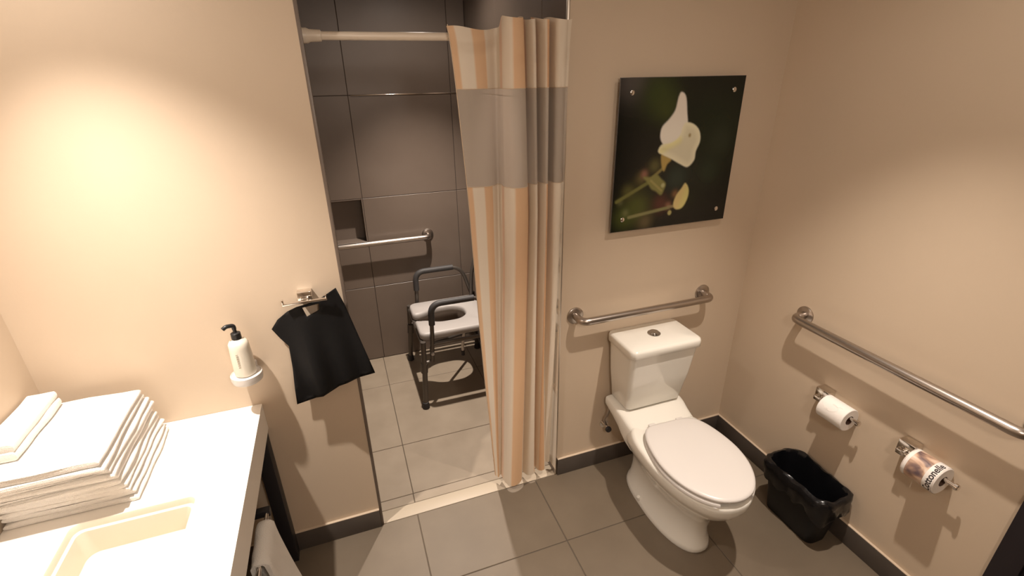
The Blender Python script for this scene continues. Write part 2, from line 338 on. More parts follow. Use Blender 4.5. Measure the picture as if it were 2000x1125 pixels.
# ------------------------------------------------------------------ grab bars
def grab_bar(label, pa, pb, nrm, off, r, wall_pt):
    """bar between pa and pb on a wall; nrm points out of the wall"""
    N = Vector(nrm); A = Vector(pa); B = Vector(pb); D = (B - A).normalized()
    o = empty('grab_bar', label, 'grab bar', None, A)
    bm = bmesh.new(); add_tube(bm, [p - A for p in fillet([A, A + N * off, B + N * off, B], .055, 10)], r, 20); frombm('bar', bm, STEEL, o, True, 60)
    for P in (A, B):
        bm = bmesh.new(); add_lathe(bm, [(0, .0115), (r + .001, .0115), (r + .004, .011), (.034, .009), (.0385, .006), (.039, .0)], P - A, N, 36); fo = frombm('flange', bm, STEEL, o, True)
        u = D; wv = N.cross(D)
    return o
grab_bar('horizontal brushed steel grab bar above the toilet tank', (0.893, YB, .893), (1.572, YB, .893), (0, -1, 0), .075, .0165, 0)
grab_bar('long brushed steel grab bar above the toilet paper rolls', (X1, 1.350, .893), (X1, 0.548, .893), (-1, 0, 0), .072, .0175, 0)
grab_bar('steel grab bar on the dark tiles inside the shower', (-0.30, SY, .885), (0.517, SY, .885), (0, -1, 0), .07, .0165, 0)

# ------------------------------------------------------------------ picture
PX0, PX1, PZ0, PZ1 = 1.025, 1.602, 1.262, 1.852; PY = YB - 0.028
pic = empty('wall_picture', 'frameless acrylic picture of a white flower on dark green, above the toilet', 'picture', None, (1.315, YB, 1.55))
def pc(o): o.parent = pic; o.matrix_parent_inverse = Matrix.Translation((-1.315, -YB, -1.55)); return o
def sd_poly(px, py, P):
    d = 1e9; inside = False; n = len(P); j = n - 1
    for i in range(n):
        ax, ay = P[j]; bx, by = P[i]; ex, ey = bx - ax, by - ay; wx, wy = px - ax, py - ay
        q = max(0, min(1, (wx * ex + wy * ey) / (ex * ex + ey * ey + 1e-12))); dx, dy = wx - ex * q, wy - ey * q; d = min(d, dx * dx + dy * dy)
        if (ay > py) != (by > py) and px < (bx - ax) * (py - ay) / (by - ay + 1e-12) + ax: inside = not inside
        j = i
    d = math.sqrt(d); return -d if inside else d
def smooth_poly(P, n=5):
    out = []; m_ = len(P)
    for i in range(m_):
        p0, p1, p2, p3 = [Vector(P[(i + k - 1) % m_]) for k in range(4)]
        for k in range(n):
            q = k / n; out.append(tuple(0.5 * ((2 * p1) + (p2 - p0) * q + (2 * p0 - 5 * p1 + 4 * p2 - p3) * q * q + (3 * p1 - p0 - 3 * p2 + p3) * q ** 3)))
    return out
def seg(px, py, a, b):
    ex, ey = b[0] - a[0], b[1] - a[1]; q = max(0, min(1, ((px - a[0]) * ex + (py - a[1]) * ey) / (ex * ex + ey * ey)))
    return math.hypot(px - a[0] - ex * q, py - a[1] - ey * q)
def ss(a, b, x):
    q = max(0, min(1, (x - a) / (b - a))); return q * q * (3 - 2 * q)
# print: u to the right, v down, both 0..1
UPPER = smooth_poly([(.475, .09), (.515, .12), (.54, .22), (.555, .30), (.53, .38), (.47, .44), (.40, .44), (.345, .385), (.345, .31), (.40, .255), (.44, .20), (.455, .12)])
LOWER = smooth_poly([(.53, .29), (.60, .295), (.66, .34), (.68, .41), (.655, .48), (.65, .54), (.60, .585), (.53, .56), (.45, .52), (.38, .49), (.335, .465), (.36, .42), (.44, .41), (.50, .37)])
BUD = smooth_poly([(.60, .70), (.635, .745), (.635, .81), (.60, .875), (.545, .885), (.515, .85), (.53, .785), (.57, .735)])
CALYX = smooth_poly([(.37, .48), (.45, .52), (.42, .555), (.40, .60), (.375, .555)])
GLAND = smooth_poly([(.235, .63), (.29, .635), (.34, .62), (.385, .655), (.425, .69), (.415, .735), (.395, .765), (.35, .735), (.31, .715), (.275, .67)])
STEMS = [((.03, .785), (.28, .67), .014, (.17, .17, .05)), ((.28, .66), (.39, .58), .012, (.24, .20, .07)), ((.14, .905), (.48, .865), .013, (.22, .21, .09)), ((.47, .86), (.55, .86), .012, (.26, .2, .1)), ]
BLOBS = [((.10, .02), .16, (.075, .065, .06)), ((.30, .10), .17, (.035, .05, .012)), ((.38, .18), .12, (.045, .06, .012)), ((.80, .35), .40, (.010, .017, .007)), ((.86, .42), .13, (.022, .030, .016)), ((.80, .62), .12, (.018, .028, .014)), ((.52, .66), .12, (.022, .036, .026)), ((.20, .84), .14, (.075, .085, .018)), ((.10, .90), .10, (.055, .07, .015)),
         ((.40, .83), .08, (.085, .028, .018)), ((.28, .95), .07, (.10, .075, .035)), ((.11, .87), .035, (.13, .14, .05)), ((.06, .79), .03, (.10, .10, .04)), ((.65, .80), .10, (.008, .012, .004)), ((.32, .56), .06, (.10, .09, .03)), ((.22, .64), .06, (.09, .075, .025)), ((.12, .72), .06, (.09, .085, .025)), ((.24, .61), .035, (.26, .12, .08)), ((.47, .85), .035, (.22, .10, .06)), ((.52, .77), .035, (.18, .09, .04))]
def pcol(u, v):
    c = [.006, .0065, .0045]
    for (bx, by), r, k in BLOBS:
        q = math.exp(-((u - bx) ** 2 + (v - by) ** 2) / (r * r) * 1.6); q = min(1, q * 1.1); c = [c[i] * (1 - q) + k[i] * q for i in range(3)]
    def over(m, k):
        for i in range(3): c[i] = c[i] * (1 - m) + k[i] * m
    for a, b, wd, k in STEMS: over(1 - ss(wd * .5, wd * 1.25, seg(u, v, a, b)), k)
    over(1 - ss(-.008, .012, sd_poly(u, v, GLAND)), (.24, .23, .075)); over(1 - ss(.008, .022, math.hypot(u - .405, v - .70)), (.46, .45, .22)); over(.7 * (1 - ss(.004, .012, seg(u, v, (.30, .66), (.395, .735)))), (.38, .34, .12))
    over(1 - ss(-.008, .010, sd_poly(u, v, CALYX)), (.46, .33, .10))
    q = ss(.40, .10, v); over(1 - ss(-.007, .006, sd_poly(u, v, UPPER)), (.86 - .08 * q, .82 - .11 * q, .73 - .11 * q))
    d = sd_poly(u, v, LOWER); sh = ss(0, -.055, d); h = .5 + .5 * math.sin(9 * u - 13 * v)
    k = [.84 - .13 * sh, .80 - .13 * sh, .60 - .10 * sh]; e = 1 - ss(.0, .045, seg(u, v, (.36, .46), (.50, .40))); k = [k[0] + .02 * h, k[1] + .02 * h, k[2] * (1 - .28 * e)]
    over(1 - ss(-.006, .006, d), k); over((1 - ss(.004, .022, math.hypot((u - .585) * 1.2, v - .37))) * .85, (.28, .19, .05))
    d = sd_poly(u, v, BUD); over(1 - ss(-.007, .007, d), (.68, .58 + .04 * math.sin(40 * u + 10 * v), .24)); over(1 - ss(.012, .024, math.hypot((u - .49) * 1.1, v - .905)), (.40, .36, .14))
    return (*c, 1)
NU = NV = 150; verts = []; cols = []
for j in range(NV + 1):
    for i in range(NU + 1):
        u, v_ = i / NU, j / NV; verts.append((PX0 + .002 + (PX1 - PX0 - .004) * u, PY - .0005, PZ1 - .002 - (PZ1 - PZ0 - .004) * v_)); cols.append(pcol(u, v_))
faces = [(j * (NU + 1) + i, j * (NU + 1) + i + 1, (j + 1) * (NU + 1) + i + 1, (j + 1) * (NU + 1) + i) for j in range(NV) for i in range(NU)]
pm = bpy.data.materials.new('flower_print'); pm.use_nodes = True; nb = pm.node_tree.nodes['Principled BSDF']; at = pm.node_tree.nodes.new('ShaderNodeVertexColor'); at.layer_name = 'print'
pm.node_tree.links.new(at.outputs['Color'], nb.inputs['Base Color']); nb.inputs['Roughness'].default_value = 0.22; nb.inputs['Specular IOR Level'].default_value = 0.35
me = bpy.data.meshes.new('print'); me.from_pydata(verts, [], faces); ca = me.color_attributes.new('print', 'FLOAT_COLOR', 'POINT')
for i, c in enumerate(cols): ca.data[i].color = c
po = pc(link('print', me, pm)); po['label'] = 'white flower and yellow bud photographed on dark green'
pc(box('panel', (PX0, PY, PZ0), (PX1, PY + .006, PZ1), mat('acrylic_edge', (.10, .085, .075), .2), None, .001))
for x in (PX0 + .052, PX1 - .052):
    for z in (PZ0 + .052, PZ1 - .052):
        pc(lathe('standoff', [(0, .030), (.0075, .0295), (.0095, .028), (.0095, .0), (.008, 0), (.008, -.0)], (x, YB - .004, z), (0, -1, 0), CHROME, None, 20))
        pc(lathe('spacer', [(.007, .0), (.007, .022)], (x, YB, z), (0, -1, 0), CHROME, None, 16))

# ------------------------------------------------------------------ shower rod and curtain
RY, RZ = YB + 0.076, 1.987
rod = empty('curtain_rod', 'white tension rod spanning the shower opening', 'rod', None, (OL + .009, RY, RZ))
tube('tube', [(.01, 0, 0), (OR - OL - .028, 0, 0)], .0125, RODW, rod, 18)
for x, s in ((0.0, 1), (OR - OL - .018, -1)):
    bm = bmesh.new(); add_lathe(bm, [(0, 0), (.022, 0), (.022, .012), (.018, .020), (.0165, .052), (.013, .054)], (x, 0, 0), (s, 0, 0), 24); frombm('end_cap', bm, RODW, rod, True)
TOP = [(.402, 1.742), (.44, 1.726), (.49, 1.722), (.535, 1.734), (.570, 1.758), (.582, 1.745), (.578, 1.69), (.598, 1.655), (.632, 1.658), (.650, 1.70), (.655, 1.762), (.664, 1.762), (.668, 1.715), (.68, 1.688), (.695, 1.70), (.702, 1.758), (.710, 1.762), (.714, 1.72), (.725, 1.684), (.742, 1.69), (.748, 1.75), (.755, 1.762), (.76, 1.73), (.768, 1.684), (.79, 1.676), (.808, 1.684), (.815, 1.698), (.828, 1.695)]
BOT = [(.518, 1.745), (.523, 1.732), (.530, 1.724), (.538, 1.730), (.545, 1.75), (.548, 1.735), (.550, 1.69), (.572, 1.655), (.610, 1.655), (.640, 1.68), (.646, 1.745), (.652, 1.755), (.656, 1.72), (.672, 1.684), (.700, 1.682), (.716, 1.705), (.720, 1.75), (.724, 1.735), (.730, 1.70), (.745, 1.686), (.765, 1.690), (.776, 1.71), (.780, 1.735), (.783, 1.75), (.790, 1.745), (.798, 1.730), (.806, 1.728), (.813, 1.745)]
MIDL = [(.450, 1.745), (.48, 1.728), (.515, 1.722), (.545, 1.732), (.566, 1.755), (.575, 1.735), (.574, 1.69), (.600, 1.655), (.645, 1.657), (.668, 1.70), (.670, 1.755), (.678, 1.755), (.682, 1.71), (.695, 1.686), (.708, 1.70), (.712, 1.755), (.718, 1.757), (.722, 1.71), (.733, 1.684), (.745, 1.69), (.75, 1.745), (.757, 1.757), (.762, 1.72), (.772, 1.684), (.79, 1.678), (.802, 1.69), (.808, 1.705), (.815, 1.722)]
def crom(P, t):
    n = len(P) - 1; t = max(0, min(n - 1e-6, t * n)); i = int(t); q = t - i
    p0, p1, p2, p3 = [Vector(P[max(0, min(n, i + k - 1))]) for k in range(4)]
    return 0.5 * ((2 * p1) + (p2 - p0) * q + (2 * p0 - 5 * p1 + 4 * p2 - p3) * q * q + (3 * p1 - p0 - 3 * p2 + p3) * q ** 3)
NC = 224; ZT, ZB = 2.040, 0.040
BOT = [(x_, min(y_ + .034, 1.770)) for x_, y_ in BOT]; ZW1, ZW0 = 1.825, 1.49
us = [0.0]
for k in range(NC):
    us.append(us[-1] + (crom(TOP, (k + 1) / NC) - crom(TOP, k / NC)).length)
def cpt(k, z):
    tt = k / NC; q = (ZT - z) / (ZT - ZB)
    a, b, c = crom(TOP, tt), crom(MIDL, tt), crom(BOT, tt)
    if q < .33: p = a.lerp(b, min(1, q / .33) ** .7)
    else: p = b.lerp(c, ((q - .33) / .67) ** 1.25)
    wv = noise.noise(Vector((us[k] * 9, z * 1.6, 3.1))) * .006 * min(1, q * 6) + (noise.noise(Vector((us[k] * 5, z * 4, 9.1))) * .006 if tt < .22 else 0)
    x = p.x + wv * .5; y = p.y + wv
    if z > RZ - .03 and z < RZ + .03 and 0.02 < tt: pass
    if x > OR - .012 and y > YB - .01: y = YB - .012
    zz = z + (.006 * math.sin(us[k] * 31 + 1) - (.030 * ss(.22, .18, tt))) * ss(ZT - .08, ZT, z) - (.010 * math.exp(-((tt - .28) / .06) ** 2)) * ss(.6, ZB, z)
    y = min(y, RY - .0145)
    return (x, y, zz)
def stripe_mat(name, seed, sheer=False):
    m = bpy.data.materials.new(name); m.use_nodes = True; nt = m.node_tree; b = nt.nodes['Principled BSDF']; b.inputs['Roughness'].default_value = .7; b.inputs['Specular IOR Level'].default_value = .25
    if sheer:
        b.inputs['Base Color'].default_value = (.58, .50, .42, 1); b.inputs['Alpha'].default_value = .66; return m
    uv = nt.nodes.new('ShaderNodeUVMap'); sx = nt.nodes.new('ShaderNodeSeparateXYZ'); nt.links.new(uv.outputs['UV'], sx.inputs['Vector'])
    fr = nt.nodes.new('ShaderNodeMath'); fr.operation = 'DIVIDE'; fr.inputs[1].default_value = us[-1]; nt.links.new(sx.outputs['X'], fr.inputs[0])
    r = nt.nodes.new('ShaderNodeValToRGB'); cr = r.color_ramp; cr.interpolation = 'LINEAR'
    O, C_, P_, D_ = (.80, .54, .335, 1), (.85, .745, .61, 1), (.82, .62, .48, 1), (.76, .48, .28, 1)
    bands = [(0, O), (.024, C_), (.080, O), (.128, C_), (.205, P_), (.245, C_), (.300, O), (.365, C_), (.44, P_), (.50, C_), (.575, O), (.64, C_), (.72, D_), (.79, C_)]
    first = True
    for i_, (p_, c_) in enumerate(bands):
        nx_ = bands[i_ + 1][0] if i_ + 1 < len(bands) else us[-1]
        for q_ in (p_ + .002, nx_ - .003):
            q_ = min(1.0, q_ / us[-1])
            if i_ == 0 and first: e = cr.elements[0]; e.position = 0; first = False
            elif i_ == len(bands) - 1 and q_ > .98: e = cr.elements[len(cr.elements) - 1]
            else: e = cr.elements.new(q_)
            e.color = c_
    nt.links.new(fr.outputs[0], r.inputs['Fac']); nt.links.new(r.outputs['Color'], b.inputs['Base Color'])
    n2 = nt.nodes.new('ShaderNodeTexNoise'); n2.inputs['Scale'].default_value = 500; bp = nt.nodes.new('ShaderNodeBump'); bp.inputs['Strength'].default_value = .15; bp.inputs['Distance'].default_value = .001
    nt.links.new(n2.outputs['Fac'], bp.inputs['Height']); nt.links.new(bp.outputs['Normal'], b.inputs['Normal'])
    tr = nt.nodes.new('ShaderNodeBsdfTranslucent'); mx = nt.nodes.new('ShaderNodeMixShader'); mx.inputs[0].default_value = .22
    nt.links.new(r.outputs['Color'], tr.inputs['Color']); nt.links.new(b.outputs['BSDF'], mx.inputs[1]); nt.links.new(tr.outputs['BSDF'], mx.inputs[2]); nt.links.new(mx.outputs['Shader'], nt.nodes['Material Output'].inputs['Surface'])
    return m
STRIPE = stripe_mat('striped_curtain', 1); SHEER = stripe_mat('sheer_mesh', 1, True)
cur = empty('shower_curtain', 'orange and cream striped shower curtain with a sheer window band, drawn aside', 'curtain', None, (.63, RY, 0))
def panel(name, z1, z0, rows, m, label=None):
    v = []; uvs = []
    for j in range(rows + 1):
        z = z1 + (z0 - z1) * j / rows
        for k in range(NC + 1):
            p = cpt(k, z); v.append((p[0] - .63, p[1] - RY, p[2])); uvs.append((us[k], z))
    f = [(j * (NC + 1) + i, j * (NC + 1) + i + 1, (j + 1) * (NC + 1) + i + 1, (j + 1) * (NC + 1) + i) for j in range(rows) for i in range(NC)]
    me = bpy.data.meshes.new(name); me.from_pydata(v, [], f); ul = me.uv_layers.new(name='UVMap')
    for lp in me.loops: ul.data[lp.index].uv = uvs[lp.vertex_index]
    o = link(name, me, m, cur, True, 180); 
    if label: o['label'] = label
    return o
panel('header_panel', ZT, ZW1, 16, STRIPE); panel('sheer_panel', ZW1, ZW0, 14, SHEER, 'see-through grey beige mesh band'); panel('curtain_panel', ZW0, ZB, 60, STRIPE)
bm = bmesh.new()   # seams of the window band and the side hem
for z in (ZW1, ZW0):
    add_tube(bm, [Vector((cpt(k, z)[0] - .63, cpt(k, z)[1] - RY - .0008, z)) for k in range(0, NC + 1, 1)], .0012, 5)
add_tube(bm, [Vector((cpt(0, ZT - .02 - (ZT - ZB - .03) * k / 50)[0] - .63, cpt(0, ZT - .02 - (ZT - ZB - .03) * k / 50)[1] - RY, ZT - .02 - (ZT - ZB - .03) * k / 50)) for k in range(51)], .0016, 6)
frombm('hem', bm, mat('hem_thread', (.66, .52, .38), .7), cur, True)

for x in (.43, .575, .660, .708, .756, .80):    # flat rings that carry the curtain on the rod
    bm = bmesh.new(); R_, r_ = .0185, .0035; vv = [[bm.verts.new((x - .63 + r_ * math.cos(2 * math.pi * j / 8), (R_ + r_ * math.sin(2 * math.pi * j / 8)) * math.cos(2 * math.pi * i / 24), RZ - .004 + (R_ + r_ * math.sin(2 * math.pi * j / 8)) * math.sin(2 * math.pi * i / 24))) for j in range(8)] for i in range(24)]
    for i in range(24):
        for j in range(8): bm.faces.new((vv[i][j], vv[i][(j + 1) % 8], vv[(i + 1) % 24][(j + 1) % 8], vv[(i + 1) % 24][j]))
    frombm('ring', bm, PLASTW, cur, True)
# ------------------------------------------------------------------ shower commode chair, facing the niche side
ch = empty('shower_chair', 'grey tubular shower commode chair with pale padded seat and armrests', 'chair', None, (.57, 2.78, 0))
CX, CY = .57, 2.78
def cl(o): o.parent = ch; o.matrix_parent_inverse = Matrix.Translation((-CX, -CY, 0)); return o
YN, YFAR, XF, XR = 2.515, 3.045, .315, .775
for y in (YN, YFAR):
    s = 1 if y == YN else -1
    cl(tube('leg', [(XF - .012, y - s * .03, .02), (XF + .004, y - s * .008, .24), (XF + .012, y, .44)], [.016, .0155, .015], GREYT))
    cl(tube('leg', [(XR + .02, y - s * .02, .02), (XR + .005, y, .30), (XR, y, .47)], [.016, .0155, .015], GREYT))
    for x, yy in ((XF - .012, y - s * .03), (XR + .02, y - s * .02)):
        cl(lathe('rubber_foot', [(0, 0), (.022, 0), (.023, .006), (.020, .03), (.0185, .042), (.015, .043)], (x, yy, .0005), (0, 0, 1), RUBBER, None, 20))
    cl(tube('collar', [(XF + .003, y, .235), (XF + .008, y, .30)], .021, GREYT))
    # armrest: foam grip over a bent tube
    zt = .675
    cl(tube('armrest_tube', fillet([(XF + .055, y, .30), (XF + .07, y, .47), (XF + .075, y, zt), (XR - .075, y, zt), (XR - .01, y, .46)], .085, 8), .0125, GREYT))
    cl(tube('armrest_grip', fillet([(XF + .073, y, .545), (XF + .075, y, zt), (XR - .13, y, zt)], .085, 10), .0185, GRIP, None, 16))
    cl(tube('side_rail', fillet([(XF + .006, y, .30), (XF + .055, y, .30), (XF + .06, y, .415), (XR, y, .415)], .03), .012, GREYT))
    cl(lathe('knob', [(0, .016), (.009, .014), (.011, .006), (.011, 0)], (XF + .06, y - s * .010, .36), (0, -s, 0), SEATP, None, 16))
    cl(tube('back_tube', fillet([(XR - .02, y + s * .03, .44), (XR - .01, y + s * .03, .62), (XR + .05, y + s * .03, .86), (XR + .045, CY, .86)], .05), .0125, GREYT))
cl(tube('cross_bar', [(XF + .012, YN, .412), (XF + .012, YFAR, .412)], .0125, GREYT)); cl(tube('cross_bar', [(XR, YN, .412), (XR, YFAR, .412)], .0125, GREYT))
cl(tube('cross_bar', [(XR + .01, YN, .14), (XR + .01, YFAR, .14)], .011, GREYT)); cl(tube('brace', [(XF + .06, YN + .01, .415), (XR, YFAR - .01, .17)], .009, GREYT))
lv = cl(tube('release_lever', [(.62, 2.70, .37), (.60, 2.69, .27), (.60, 2.69, .23)], .0095, PLASTW)); cl(tube('lever_tip', [(.60, 2.69, .231), (.60, 2.69, .195)], .0115, RUBBER))
cl(box('backrest', (XR + .01, YN + .05, .62), (XR + .05, YFAR - .05, .84), GRIP, None, .018, 3))
# padded seat: horseshoe with a slot open to the front
sx0, sx1, sy0, sy1 = XF + .005, XR - .005, YN + .035, YFAR - .035; sm = (sy0 + sy1) / 2 + .005
bm = bmesh.new()
def seat_outline():
    o = fillet([(sx0, sy0 + .10, 0), (sx0, sy0, 0), (sx1, sy0, 0), (sx1, sy1, 0), (sx0, sy1, 0), (sx0, sm + .045, 0), (sx0 + .07, sm + .05, 0), (sx0 + .14, sm + .10, 0), (sx0 + .27, sm + .10, 0), (sx0 + .33, sm + .05, 0), (sx0 + .33, sm - .05, 0), (sx0 + .27, sm - .10, 0), (sx0 + .14, sm - .10, 0), (sx0 + .07, sm - .05, 0), (sx0, sm - .045, 0)], .05, 6)
    return o
so = seat_outline(); nso = len(so)
def inset(P, d):
    out = []
    for i in range(len(P)):
        a, b = P[i - 1], P[(i + 1) % len(P)]; tv = (b - a); nn = Vector((-tv.y, tv.x, 0)); nn = nn.normalized() if nn.length > 1e-6 else nn; out.append(P[i] + nn * d)
    return out
lay = [(.010, .425), (.002, .430), (0, .440), (0, .458), (.004, .467), (.012, .472)]
RG = [[bm.verts.new((p.x, p.y, z)) for p in inset(so, d)] for d, z in lay]
for a, b in zip(RG, RG[1:]):
    for k in range(nso): bm.faces.new((a[k], a[(k + 1) % nso], b[(k + 1) % nso], b[k]))
from mathutils.geometry import delaunay_2d_cdt
for ring in (RG[0], RG[-1]):
    pv = [Vector((q.co.x, q.co.y)) for q in ring]; vv_, ee_, ff_, ov, *_ = delaunay_2d_cdt(pv, [(i, (i + 1) % nso) for i in range(nso)], [], 1, 1e-7)
    for q in ff_:
        try: bm.faces.new([ring[ov[i][0]] for i in q])
        except Exception: pass
cl(frombm('seat', bm, SEATP, None, True, 60))

# ------------------------------------------------------------------ double robe hook and black bag
hk = empty('robe_hook', 'chrome double robe hook holding the black bag', 'hook', None, (-.168, YB, 1.165))
box('back_plate', (-.024, -.034, -.005), (.024, 0, .030), CHROME, hk, .003)
box('stem', (-.012, -.052, .0), (.012, -.030, .012), CHROME, hk, .002)
bm = bmesh.new(); add_box(bm, (-.072, -.062, .000), (.072, -.050, .008), .002); add_box(bm, (-.072, -.062, .004), (-.066, -.050, .022), .002); add_box(bm, (.066, -.062, .004), (.072, -.050, .022), .002); frombm('cross_arm', bm, CHROME, hk, True)
bg = empty('cloth_bag', 'black cloth bag with a cut-out handle hanging from the robe hook', 'bag', None, (-.168, YB, 1.165))
BY = YB - .040
OUT = [(-.068, 1.194), (-.028, 1.105), (.000, .965), (.026, .852), (-.04, .838), (-.12, .82), (-.20, .798), (-.268, .782), (-.262, .86), (-.252, .94), (-.250, 1.018), (-.292, 1.085), (-.262, 1.118), (-.215, 1.138)]
HOLE = [(-.196, 1.152), (-.160, 1.158), (-.132, 1.162), (-.130, 1.128), (-.155, 1.124), (-.196, 1.116)]
OUT = [(-.064, 1.196), (-.044, 1.13), (-.018, 1.03), (.004, .94), (.024, .856), (-.035, .842), (-.110, .824), (-.195, .800), (-.264, .784), (-.260, .85), (-.253, .93), (-.250, 1.018), (-.272, 1.052), (-.292, 1.086), (-.268, 1.112), (-.232, 1.136), (-.200, 1.150), (-.165, 1.157), (-.125, 1.165)]
HOLE = [(-.182, 1.146), (-.172, 1.112), (-.128, 1.128), (-.126, 1.152)]
def bag_sheet(dy, amp):
    """grid sheet clipped to the outline, with draped folds"""
    from mathutils.geometry import tessellate_polygon, delaunay_2d_cdt
    pts = [Vector(p) for p in OUT] + [Vector(p) for p in HOLE]; no, nh = len(OUT), len(HOLE)
    edges = [(i, (i + 1) % no) for i in range(no)] + [(no + i, no + (i + 1) % nh) for i in range(nh)]
    step = .011; x = -.30
    while x < .04:
        z = .77
        while z < 1.21:
            if sd_poly(x, z, OUT) < -.004 and sd_poly(x, z, HOLE) > .004: pts.append(Vector((x + random.uniform(-.001, .001), z + random.uniform(-.001, .001))))
            z += step
        x += step
    v, e, f, *_ = delaunay_2d_cdt(pts, edges, [], 0, 1e-5)
    vs = []
    for p in v:
        u = (p.x + .12); hang = ss(1.16, .85, p.y)
        fan = p.x + .165 - (1.165 - p.y) * .12
        y = BY + dy + amp * hang * (.012 * math.sin(fan * 62 + 1.0) + .010 * math.sin(fan * 27)) * math.exp(-(fan / .16) ** 2) + .014 * ss(0, .12, abs(fan)) + (-.026 * hang)
        vs.append((p.x + .168, y - YB, p.y - 1.165 - .012 * ss(1.14, 1.05, p.y) - .002))
    fs = []
    for q in f:
        c = sum((v[i] for i in q), Vector((0, 0))) / len(q)
        if sd_poly(c.x, c.y, OUT) < 0 and sd_poly(c.x, c.y, HOLE) > 0: fs.append(tuple(q))
    return vs, fs
v1, f1 = bag_sheet(-.004, 1.0); o = mesh('front_sheet', v1, f1, CLOTHB, bg, True, 180); 
sol = o.modifiers.new('thickness', 'SOLIDIFY'); sol.thickness = .0022
v2 = [(p[0] * .985 - .002, p[1] + .006 + .022 * ss(0, -.3, p[2]), p[2] * .985 - .004) for p in v1]; o = mesh('back_sheet', v2, f1, CLOTHB, bg, True, 180); sol = o.modifiers.new('thickness', 'SOLIDIFY'); sol.thickness = .0022

# ------------------------------------------------------------------ soap dispenser
sd = empty('soap_holder', 'white round wall holder carrying the soap bottle', 'holder', None, (-.398, YB, .905))
bm = bmesh.new(); add_lathe(bm, [(0, .0), (.040, .0), (.048, .006), (.050, .014), (.050, .032), (.047, .034), (.045, .030), (0, .030)], (0, -.056, 0), (0, 0, 1), 36); frombm('dish', bm, PLASTW, sd, True)
box('wall_mount', (-.03, -.02, .002), (.03, 0, .050), PLASTW, sd, .004)
sb = empty('soap_bottle', 'cream pump bottle standing in the wall holder', 'bottle', None, (-.398, YB - .056, .936))
lathe('body', [(0, 0), (.030, 0), (.034, .004), (.0345, .02), (.0335, .07), (.0315, .105), (.031, .120), (.025, .130), (.016, .135), (.0145, .137)], (0, 0, 0), (0, 0, 1), SOAPB, sb)
lathe('collar', [(0, .136), (.015, .136), (.0155, .140), (.0150, .158), (.012, .160), (.006, .161), (.0055, .176), (0, .176)], (0, 0, 0), (0, 0, 1), PUMP, sb, 24)
bm = bmesh.new(); add_tube(bm, fillet([(0, 0, .172), (0, 0, .186), (-.020, -.010, .190), (-.030, -.014, .183)], .008, 4), [.008] * 2 + [.008] * 4 + [.007] * 6 + [.0055] * 0 if False else .0068, 12); frombm('nozzle', bm, PUMP, sb, True)
bm = bmesh.new()
for k in range(7):   # faint upright print on the bottle, too small to read
    z0 = .040 + k * .008; a0 = -1.75
    q = [bm.verts.new((.0347 * math.cos(a0 + da), .0347 * math.sin(a0 + da), z)) for da, z in ((-.10, z0), (.10, z0 + .001), (.10, z0 + .005), (-.10, z0 + .0045))]; bm.faces.new(q)
frombm('print', bm, mat('faint_ink', (.42, .38, .30), .6), sb)

# ------------------------------------------------------------------ toilet paper holders and rolls
def tp_holder(y, z, label):
    o = empty('paper_holder', label, 'holder', 'chrome paper holders', (X1, y, z))
    box('wall_block', (-.046, -.028, -.028), (0, .028, .028), CHROME, o, .003)
    tube('arm', [(-.055, .012, -.012), (-.055, -.168, -.012)], .0075, CHROME, o, 16)
    lathe('end_knob', [(.0075, 0), (.012, .001), (.012, .010), (.009, .013), (0, .013)], (-.055, -.168, -.012), (0, -1, 0), CHROME, o, 18)
    box('neck', (-.064, -.010, -.022), (-.046, .018, -.002), CHROME, o, .002)
    return o
tp_holder(1.160, .612, 'chrome paper holder beside the toilet with the plain white roll')
tp_holder(.818, .612, 'chrome paper holder near the dark door with the wrapped roll')
RZT = .612 - .012 - .0108
def tp_roll(name, label, y1, R, m, L=.105):
    o = empty(name, label, 'toilet paper', None, (X1 - .055, y1, RZT)); r = .020
    lathe('paper', [(r, 0), (R - .002, 0), (R, .002), (R, L - .002), (R - .002, L), (r, L)], (0, 0, 0), (0, -1, 0), m, o, 48)
    lathe('core', [(r, .001), (r, L - .001), (r - .0015, L - .001), (r - .0015, .001), (r, .001)], (0, 0, 0), (0, -1, 0), CARD, o, 32); return o
r1 = tp_roll('toilet_paper_roll', 'plain white toilet paper roll hanging above the waste bin', 1.128, .049, PAPER, .110)
bm = bmesh.new()   # embossed curl line and torn tail
pts = []
for k in range(40):
    q = k / 39; a = 2.35 + .35 * math.sin(q * 5) + (.22 * math.sin((q - .45) * 22) if .45 < q < .73 else 0); yy = -.012 - .075 * q + (.02 * math.cos((q - .45) * 22) if .45 < q < .73 else 0)
    pts.append((.0494 * math.cos(a), yy, .0494 * math.sin(a)))
add_tube(bm, pts, .0007, 5); frombm('embossing', bm, PAPER, r1, True)
mesh('loose_sheet', [(.020, -.018, -.044), (.020, -.046, -.044), (.020, -.044, -.073), (.020, -.032, -.066), (.020, -.020, -.076)], [(0, 1, 2, 3), (0, 3, 4)], PAPER, r1).modifiers.new('t', 'SOLIDIFY').thickness = .0006
